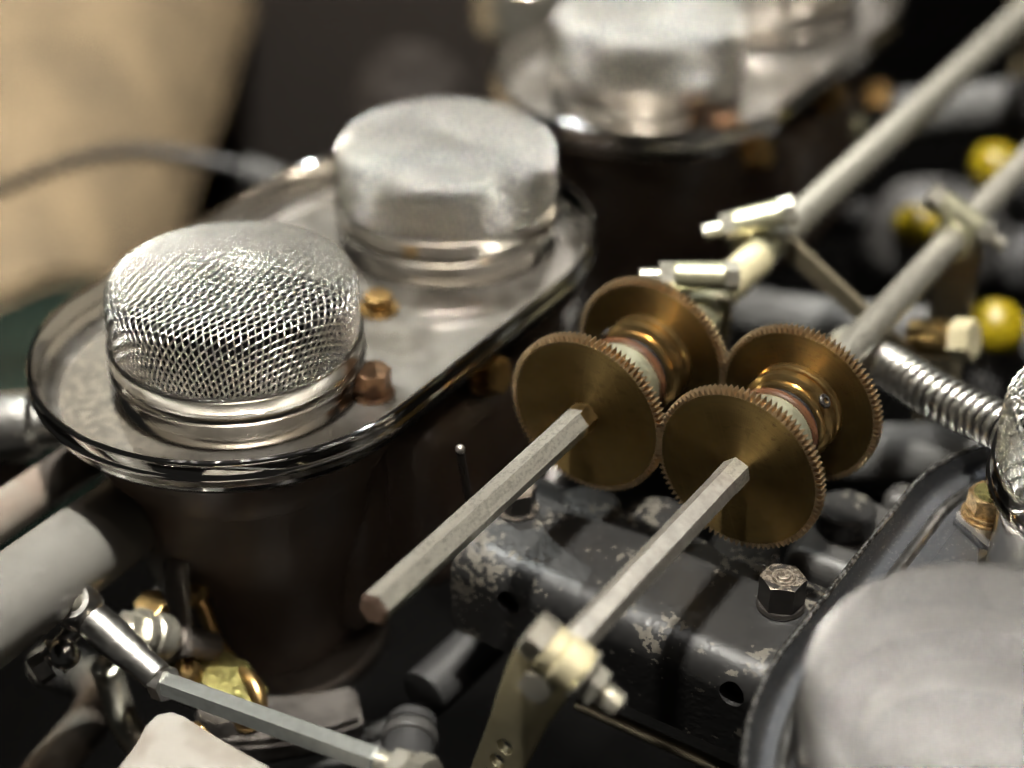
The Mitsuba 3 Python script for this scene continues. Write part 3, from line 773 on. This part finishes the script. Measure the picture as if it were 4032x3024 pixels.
# ---------------------------------------------------------------- ribbed hose on the right
axis = spline([[-5.5, 93.6, -15.3], [7.3, 88.1, -11.2], [23.0, 78.7, -8.8], [39.7, 72.3, -7.3], [54.3, 66.2, -5.5], [65.0, 64.0, -8.0]], 900)
k = thing('coil_spring', 'bright steel coil spring running from behind the gears to the right tray', 'spring')
tg = np.gradient(axis, axis=0)
tg /= np.linalg.norm(tg, axis=1, keepdims=True)
sx = np.cross(tg, [0, 0, 1.0])
sx /= np.linalg.norm(sx, axis=1, keepdims=True)
sy = np.cross(sx, tg)
th = np.linspace(0, 2 * np.pi * 24, 900)[:, None]
put(k, 'coil', tube(axis + 6.0 * (np.cos(th) * sx + np.sin(th) * sy), 1.25, 8), 'polished_steel', True)
put(k, 'core', tube(axis[::20], 4.6, 20), 'grey_rubber', True)
put(k, 'end_cap', rod(axis[0] - [6, -4.5, 1.5], axis[0], 8.2), 'zinc_white')

# ---------------------------------------------------------------- parts beyond, on the right: leads with yellow ends
for i, (p, q, r, lab) in enumerate((((-37, 305, -45), (40, 330, -90), 10.5, 'upper blurred yellow lead end beside the right rod'), ((-48, 260, -56), (-120, 330, -110), 8.6, 'blurred yellow lead end left of the right clamp'),
                                    ((9, 189, -47), (12, 176, -110), 10.8, 'lower blurred yellow lead end at the right edge'))):
    k = thing('lead_end', lab, 'lead', 'yellow ended leads on the right')
    p, q = np.array(p, float), np.array(q, float)
    d = (q - p) / np.linalg.norm(q - p)
    put(k, 'yellow_cap', orient(lathe([(0, -9), (r * 0.45, -8), (r * 0.85, -4), (r, 1), (r * 0.96, 7), (r * 0.6, 8)], 40), p, d), 'yellow_plastic', True)
    put(k, 'lead', tube(spline([p + d * 6, p + d * 22, (p + q) / 2 + [0, 0, 4], q, q + [d[0] * 60, d[1] * 60, -50]], 30), 7.0, 16), 'grey_rubber', True)
for pts, r, lab in (([(-160, 330, -70), (-100, 341, -54), (-66, 366, -50), (-20, 395, -46), (60, 440, -60)], 11, 'upper blurred grey pipe crossing behind both rods'),
                    ([(-90, 190, -75), (-40, 190, -66), (10, 205, -62), (70, 225, -66)], 10, 'blurred grey pipe between the rods'),
                    ([(-30, 120, -78), (20, 140, -70), (60, 160, -64), (120, 190, -70)], 11, 'blurred dark pipe above the ribbed hose'),
                    ([(-60, 300, -95), (0, 300, -80), (60, 300, -75), (120, 300, -90)], 16, 'thick blurred pipe under the upper yellow lead')):
    k = thing('coolant_pipe', lab, 'pipe')
    put(k, 'pipe', tube(spline(pts, 40), r, 24), 'grey_hose' if r < 12 else 'grey_rubber', True)
    put(k, 'clip', tube(spline(pts, 40)[18:22], r + 1.2, 24), 'engine_grey', True)
k = thing('distributor_cap', 'round blurred grey cap between the two rods', 'cap')
put(k, 'dome', lathe([(0, 14), (12, 13), (22, 9), (28, 0), (29, -14), (0, -14)], 48).apply_translation([-50, 288, -66]), 'engine_grey', 35)
put(k, 'base', lathe([(0, 0), (33, 0), (33, -22), (0, -22)], 48).apply_translation([-50, 288, -80]), 'engine_shade_black', 35)
k = thing('brass_fitting', 'blurred brass fitting standing by the rear left tray', 'fitting', 'brass fittings behind the rods')
put(k, 'body', trimesh.creation.icosphere(3, 6).apply_translation([-97.5, 299, -40]), 'zinc_olive', True)
put(k, 'nut', orient(hexhead(11, 7), (-100, 328, -40), (0.3, -0.6, 0.7)), 'collar_brass', 20)
k = thing('brass_fitting', 'small brass fitting under the far right rod, above the ribbed hose', 'fitting', 'brass fittings behind the rods')
put(k, 'body', rod((0, 128, -24), (14, 128, -20), 6.5), 'collar_brass')
put(k, 'nut', orient(hexhead(12, 7), (14, 128, -20), (1, 0, 0.3)), 'zinc_yellow', 20)
k = thing('rocker_cover', 'blurred grey casting behind the right tray', 'casting')
put(k, 'block', box((2, 30, -80), (44, 70, -46), 6), 'engine_grey')
put(k, 'boss', lathe([(0, 0), (9, 0), (9, 8), (8, 9), (0, 9)], 40).apply_translation([14, 50, -47]), 'rail_mix')
put(k, 'rib', box((18, 66, -70), (60, 78, -42), 4), 'engine_grey')
k = thing('pipe_bracket', 'beige blurred bracket at the upper right corner holding the left rod', 'bracket')
put(k, 'block', box((LX - 14, 372, -10), (LX + 16, 396, 20), 5), 'beige_end')
put(k, 'arm', box((LX - 10, 380, -90), (LX + 6, 392, -8), 3), 'beige_end')

# ---------------------------------------------------------------- lower left linkage
k = thing('link_rod', 'grey hexagonal link rod with ball socket crossing the lower left corner', 'rod')
a, b = np.array([-116.8, -107.1, -54.7]), np.array([-40.7, -109.7, -39.7])
d = (b - a) / np.linalg.norm(b - a)
put(k, 'shaft', hexbar(a, b, 3.7, 0.25, 0.6), 'rod_grey', False)
put(k, 'threaded_end', thread(b - d * 1, d, 3.0, 12), 'zinc_white', 25)
put(k, 'lock_nut', orient(hexhead(9.5, 5), b + d * 6.0, d, 0.3), 'zinc_white', 20)
put(k, 'lock_nut', orient(hexhead(10, 5), b + d * 11.6, d, 0.8), 'zinc_white', 20)
put(k, 'socket_nut', orient(hexhead(8.6, 4), a + d * 1.0, -d, 0.4), 'polished_steel', 20)
e = np.array([-149, -105.0, -45.0])
d2 = (e - a) / np.linalg.norm(e - a)
put(k, 'socket_neck', orient(lathe([(0, 0), (4.0, 0), (4.4, 1), (4.4, 7), (5.0, 10), (5.6, 18), (5.4, 26), (0, 26)], 40), a + d2 * 3, d2), 'polished_steel')
put(k, 'ball_socket', orient(lathe([(0, -6.5), (5.2, -6.5), (6.6, -3.5), (6.9, 0), (6.6, 3.5), (5.2, 5.6), (3.6, 5.6), (3.4, 4.2), (0, 4.2)], 40), e + d2 * 2, (0.15, -0.5, 0.85)), 'polished_steel')
put(k, 'ball', trimesh.creation.icosphere(3, 3.6).apply_translation(e + d2 * 2 + np.array([0.15, -0.5, 0.85]) * 4.6), 'zinc_white', True)
k = thing('ball_stud', 'bright ball stud with nut left of the link rod end', 'stud')
put(k, 'stud', rod((-156, -119, -60), (-149, -103, -48), 2.6), 'polished_steel')
put(k, 'ball', trimesh.creation.icosphere(3, 4.4).apply_translation([-149.5, -113.5, -55.2]), 'chrome', True)
put(k, 'nut', orient(hexhead(7.5, 4.5), (-154, -116, -59), (-0.4, -0.8, -0.3)), 'polished_steel', 20)
put(k, 'washer', orient(ring(2, 5.4, 0, 1.0, 36), (-152.6, -113.6, -57.0), (-0.4, -0.8, -0.3)), 'zinc_white', 20)
k = thing('throttle_shaft', 'pale zinc throttle shaft end with nut and yellow cap above the link rod', 'shaft')
zc = np.array([-138.5, -93, -57.5])
ad = np.array([-0.3, -0.75, 0.6])
put(k, 'shaft', orient(rod((0, 0, -26), (0, 0, 2), 4.4), zc, ad), 'cast_alloy')
put(k, 'barrel', orient(lathe([(0, -8), (6.6, -8), (7.2, -7), (7.2, -2), (6.4, -1.2), (6.4, 0), (7.4, 0.8), (7.4, 3), (0, 3)], 40), zc, ad), 'zinc_white')
put(k, 'nut', orient(hexhead(10.5, 5), zc + ad * 3, ad, 0.3), 'zinc_white', 20)
put(k, 'shaft_end', orient(rod((0, 0, 8), (0, 0, 10.5), 3.2), zc, ad), 'polished_steel')
put(k, 'yellow_cap', orient(hexhead(8.5, 5), zc + [-4, 8, 1], (0.1, -0.3, 0.95)), 'collar_brass', 20)
put(k, 'return_lever', orient(plate(Polygon([(-4, -4), (22, -3), (24, 3), (-4, 5)]).buffer(1.5), -1, 1, 0.3), zc + ad * -12, ad, 2.4), 'cast_alloy', False)
k = thing('brass_lever', 'blurred curved brass lever behind the link rod', 'lever')
bp = np.array([-128.0, -80.0, -78.0])
bd = np.array([0.35, -0.55, 0.75])
put(k, 'blade', orient(plate(Polygon([(-16, -5), (-6, -8), (8, -7), (17, -2), (17, 4), (7, 8), (-6, 7), (-17, 3)]).buffer(-1).buffer(2), -1.0, 1.0, 0.35), bp, bd, -0.5), 'green_gold', False)
put(k, 'rolled_edge', tube(spline([(-147, -66, -62), (-142, -66, -67), (-134, -70, -72), (-124, -72.5, -76.5), (-115, -75, -79), (-110, -78.5, -83)], 40), 2.0 + 0.5 * np.sin(np.linspace(0, 9, 40)), 14), 'collar_brass', True)
put(k, 'tab', box((-150, -70, -66), (-141, -62, -61), 1.2), 'collar_brass')
for q in ((-131, -86, -74), (-121, -93, -88), (-112, -83, -84)):
    put(k, 'rivet', orient(lathe([(0, 3.2), (2.2, 2.8), (3.8, 1.4), (4.4, 0), (4.4, -3), (0, -3)], 32), q, bd), 'collar_brass')
k = thing('white_plate', 'off white rounded plate at the bottom edge under the link rod', 'plate')
wp = Polygon([(-97, -150), (-100.4, -135.7), (-103.0, -129.2), (-103.4, -124.0), (-100.5, -120.8), (-96.6, -120.4), (-83.6, -121.5), (-64, -122.3), (-40, -124), (-40, -170), (-92, -170)]).buffer(-2).buffer(2)
put(k, 'plate', plate(wp, -49, -45, 1.2), 'plate_white', 30)
put(k, 'underside', plate(wp.buffer(-4), -62, -49.2, 1.0), 'engine_shade_black', 30)
k = thing('curved_bracket', 'pale curved steel bracket under the ball joint', 'bracket')
put(k, 'strip', tube(spline([(-157, -94, -78), (-155, -94, -86), (-149, -97, -93), (-139, -100, -98), (-128, -100, -104)], 30), 4.5, 16), 'zinc_white', True)

for pts, r, mat, lab in (([(-74, 0, -86), (-76, -14, -89), (-79, -40, -92)], 8.0, 'grey_rubber', 'dark rubber hose end between the carburettor and the rail'),
                         ([(-74, -52, -90), (-66, -66, -90), (-55, -84, -90), (-40, -110, -100)], 7.5, 'grey_rubber', 'dark rubber hose running to the bottom edge'),
                         ([(-230, -60, -140), (-192, -69, -128), (-165, -115, -108), (-150, -140, -100)], 7.0, 'pipe_cream', 'blurred brownish pipe in the lower left corner')):
    k = thing('rubber_hose', lab, 'hose')
    put(k, 'hose', tube(spline(pts, 40), r, 20), mat, True)
    put(k, 'clip', tube(spline(pts, 40)[3:7], r + 0.9, 20), 'engine_grey', True)

k = thing('intake_manifold', 'pale cast manifold flange curving below the front left carburettor', 'manifold')
aa = np.radians(np.linspace(-66, -26, 40))
sec = Polygon([(CL + 75 * math.cos(t), Y1 + 75 * math.sin(t)) for t in aa] + [(CL + 62 * math.cos(t), Y1 + 50 * math.sin(t)) for t in aa[::-1]]).buffer(-3).buffer(3)
put(k, 'flange', plate(sec, -98, -88, 2.5), 'cast_bright', 30)
put(k, 'boss', lathe([(0, 0), (7.5, 0), (7.5, 3), (6.4, 5), (0, 5)], 36).apply_translation([CL + 66 * math.cos(aa[6]), Y1 + 66 * math.sin(aa[6]), -88]), 'cast_bright', 30)
for pts, r, lab in (([[-111.2, -50.9, -124.4], [-102.1, -38.4, -121.6], [-93.8, -24.7, -120.2]], 2.6, 'thin grey pipe at the bottom beyond the link rod'), ([[-108.8, -63.2, -123.8], [-101.3, -49.3, -123.3], [-89.0, -33.9, -121.4]], 2.2, 'second thin grey pipe at the bottom beyond the link rod')):
    k = thing('thin_pipe', lab, 'pipe')
    put(k, 'pipe', tube(spline(pts, 24), r, 14), 'grey_hose', True)
    put(k, 'union', tube(spline(pts, 24)[10:13], r + 1.2, 14), 'engine_grey', True)

# left pipes parallel to the carburettors
k = thing('intake_pipe', 'large blurred grey pipe end at the left edge below the tray', 'pipe')
put(k, 'pipe', orient(lathe([(0, 0), (9, 0), (12, 2), (13, 6), (13, 190), (0, 190)], 64), (-174, -42, -50), (0.2, -1, 0.2)), 'pipe_grey', 35)
put(k, 'end_boot', orient(lathe([(0, 0), (9, 0), (11.5, 4), (11.5, 20), (0, 20)], 64), (-176, -30, -53), (0.2, -1, 0.2)), 'black_rubber', 35)
put(k, 'hose_clip', orient(lathe([(11, 0), (13.8, 0), (14.1, 0.5), (14.1, 7.5), (13.8, 8), (11, 8)], 64, closed=True), (-171, -57, -47), (0.2, -1, 0.2)), 'polished_steel')
put(k, 'clip_screw', orient(hexhead(6, 9), (-166, -61, -32.5), (1, 0.2, 0.1), 0.2), 'polished_steel', 20)
k = thing('fuel_rail', 'cream coloured pipe lying along the big grey pipe at the left edge', 'pipe')
put(k, 'pipe', rod((-204, -20, -48), (-170, -200, -16), 7.0, ch=2), 'pipe_cream')
put(k, 'end_collar', rod((-206, -10, -50), (-203.5, -24, -47.5), 8.5, ch=2), 'pipe_grey')
k = thing('hose_fitting', 'bright steel hose fitting at the left edge beside the tray', 'fitting')
put(k, 'collar', orient(lathe([(0, 0), (8, 0), (11, 2), (11.5, 9), (11, 16), (8.5, 18), (8, 26), (0, 26)], 48), (-233, -62, -40), (0.75, 0.5, 0.12)), 'polished_steel')
put(k, 'nut', orient(hexhead(15, 10), (-233, -62, -40), (-0.75, -0.5, -0.12)), 'polished_steel', 20)
put(k, 'elbow', tube(spline([(-228, -60, -44), (-229, -60, -56), (-232, -58, -68), (-240, -52, -76)], 24), 6.5, 20), 'dark_body', True)

# ---------------------------------------------------------------- background on the left
def smooth01(t):
    t = np.clip(t, 0, 1)
    return t * t * (3 - 2 * t)


u, v = np.meshgrid(np.linspace(0, 1, 70), np.linspace(0, 1, 70), indexing='ij')
A, B, C_, D_ = (np.array(q, float) for q in ((-591, -22, -309), (-516, 272, -162), (-941, 328, 78), (-791, 790, -22)))
P = ((1 - v)[..., None] * ((1 - u)[..., None] * A + u[..., None] * B) + v[..., None] * ((1 - u)[..., None] * C_ + u[..., None] * D_))
P[..., 2] += 14 * (meshkit.fbm(P / 60.0, 3, 31) - 0.5) - 120 * (1 - np.sqrt(1 - 0.999 * np.clip((u - 0.55) / 0.45, 0, 1) ** 2)) + 40 * smooth01((0.40 - u) / 0.25)
Q = P.copy()
Q[..., 2] -= 8
n = 70
i, j = np.meshgrid(np.arange(n - 1), np.arange(n - 1), indexing='ij')
b0 = (i * n + j).ravel()
q = np.stack([b0, b0 + n, b0 + n + 1, b0 + 1], 1)
f = np.vstack([q[:, [0, 1, 2]], q[:, [0, 2, 3]]])
cloth = tm(np.vstack([P.reshape(-1, 3), Q.reshape(-1, 3)]), np.vstack([f, f[:, ::-1] + n * n]))
k = thing('tan_cover', 'soft tan cover over the wing behind the left tray, out of focus', 'cover')
put(k, None, cloth, 'tan_cloth', True)
k = thing('dark_panel', 'dark inner panel right of the tan cover', 'panel')
put(k, 'panel', box((-900, 565, -340), (-354, 615, 128), 14), 'dark_cloth')
put(k, 'post', box((-454, 552, -340), (-416, 563, 53), 5), 'dark_body')
k = thing('green_box', 'dark green blurred box below the tan cover at the left edge', 'box')
put(k, 'case', box((-541, 115, -330), (-460, 240, -236), 8), 'green_paint')
put(k, 'lid', box((-546, 110, -238), (-455, 245, -224), 4), 'green_paint')
k = thing('black_cable', 'black cable arching in front of the tan cover', 'cable')
put(k, 'cable', tube(spline([(-620, 40, -190), (-540, 80, -150), (-456, 140, -104), (-410, 182, -89), (-380, 197, -91), (-355, 211, -98), (-330, 225, -112)], 60), 3.2, 16), 'black_rubber', True)
put(k, 'end_sleeve', tube(spline([(-362, 207, -96), (-350, 214, -101), (-335, 223, -109)], 12), 6.5, 16), 'grey_hose', True)
k = thing('air_duct', 'blurred dark round duct behind the second left filter', 'duct')
put(k, 'duct', lathe([(0, 40), (26, 38), (34, 28), (36, 0), (36, -60), (0, -60)], 48).apply_translation([-454, 465, -197]), 'dark_cloth', 35)
put(k, 'cap', lathe([(0, 8), (16, 8), (18, 5), (18, 0), (0, 0)], 48).apply_translation([-454, 465, -157]), 'dark_cloth', 35)
k = thing('oil_filler_cap', 'bright blurred cap beyond the left tray at the top edge', 'cap')
put(k, 'cap', lathe([(0, 16), (20, 15), (24, 11), (25, 0), (25, -14), (0, -14)], 48).apply_translation([-300, 356, -44]), 'zinc_white', 35)
put(k, 'neck', lathe([(0, 0), (16, 0), (16, -60), (0, -60)], 40).apply_translation([-300, 356, -58]), 'dark_body', 35)
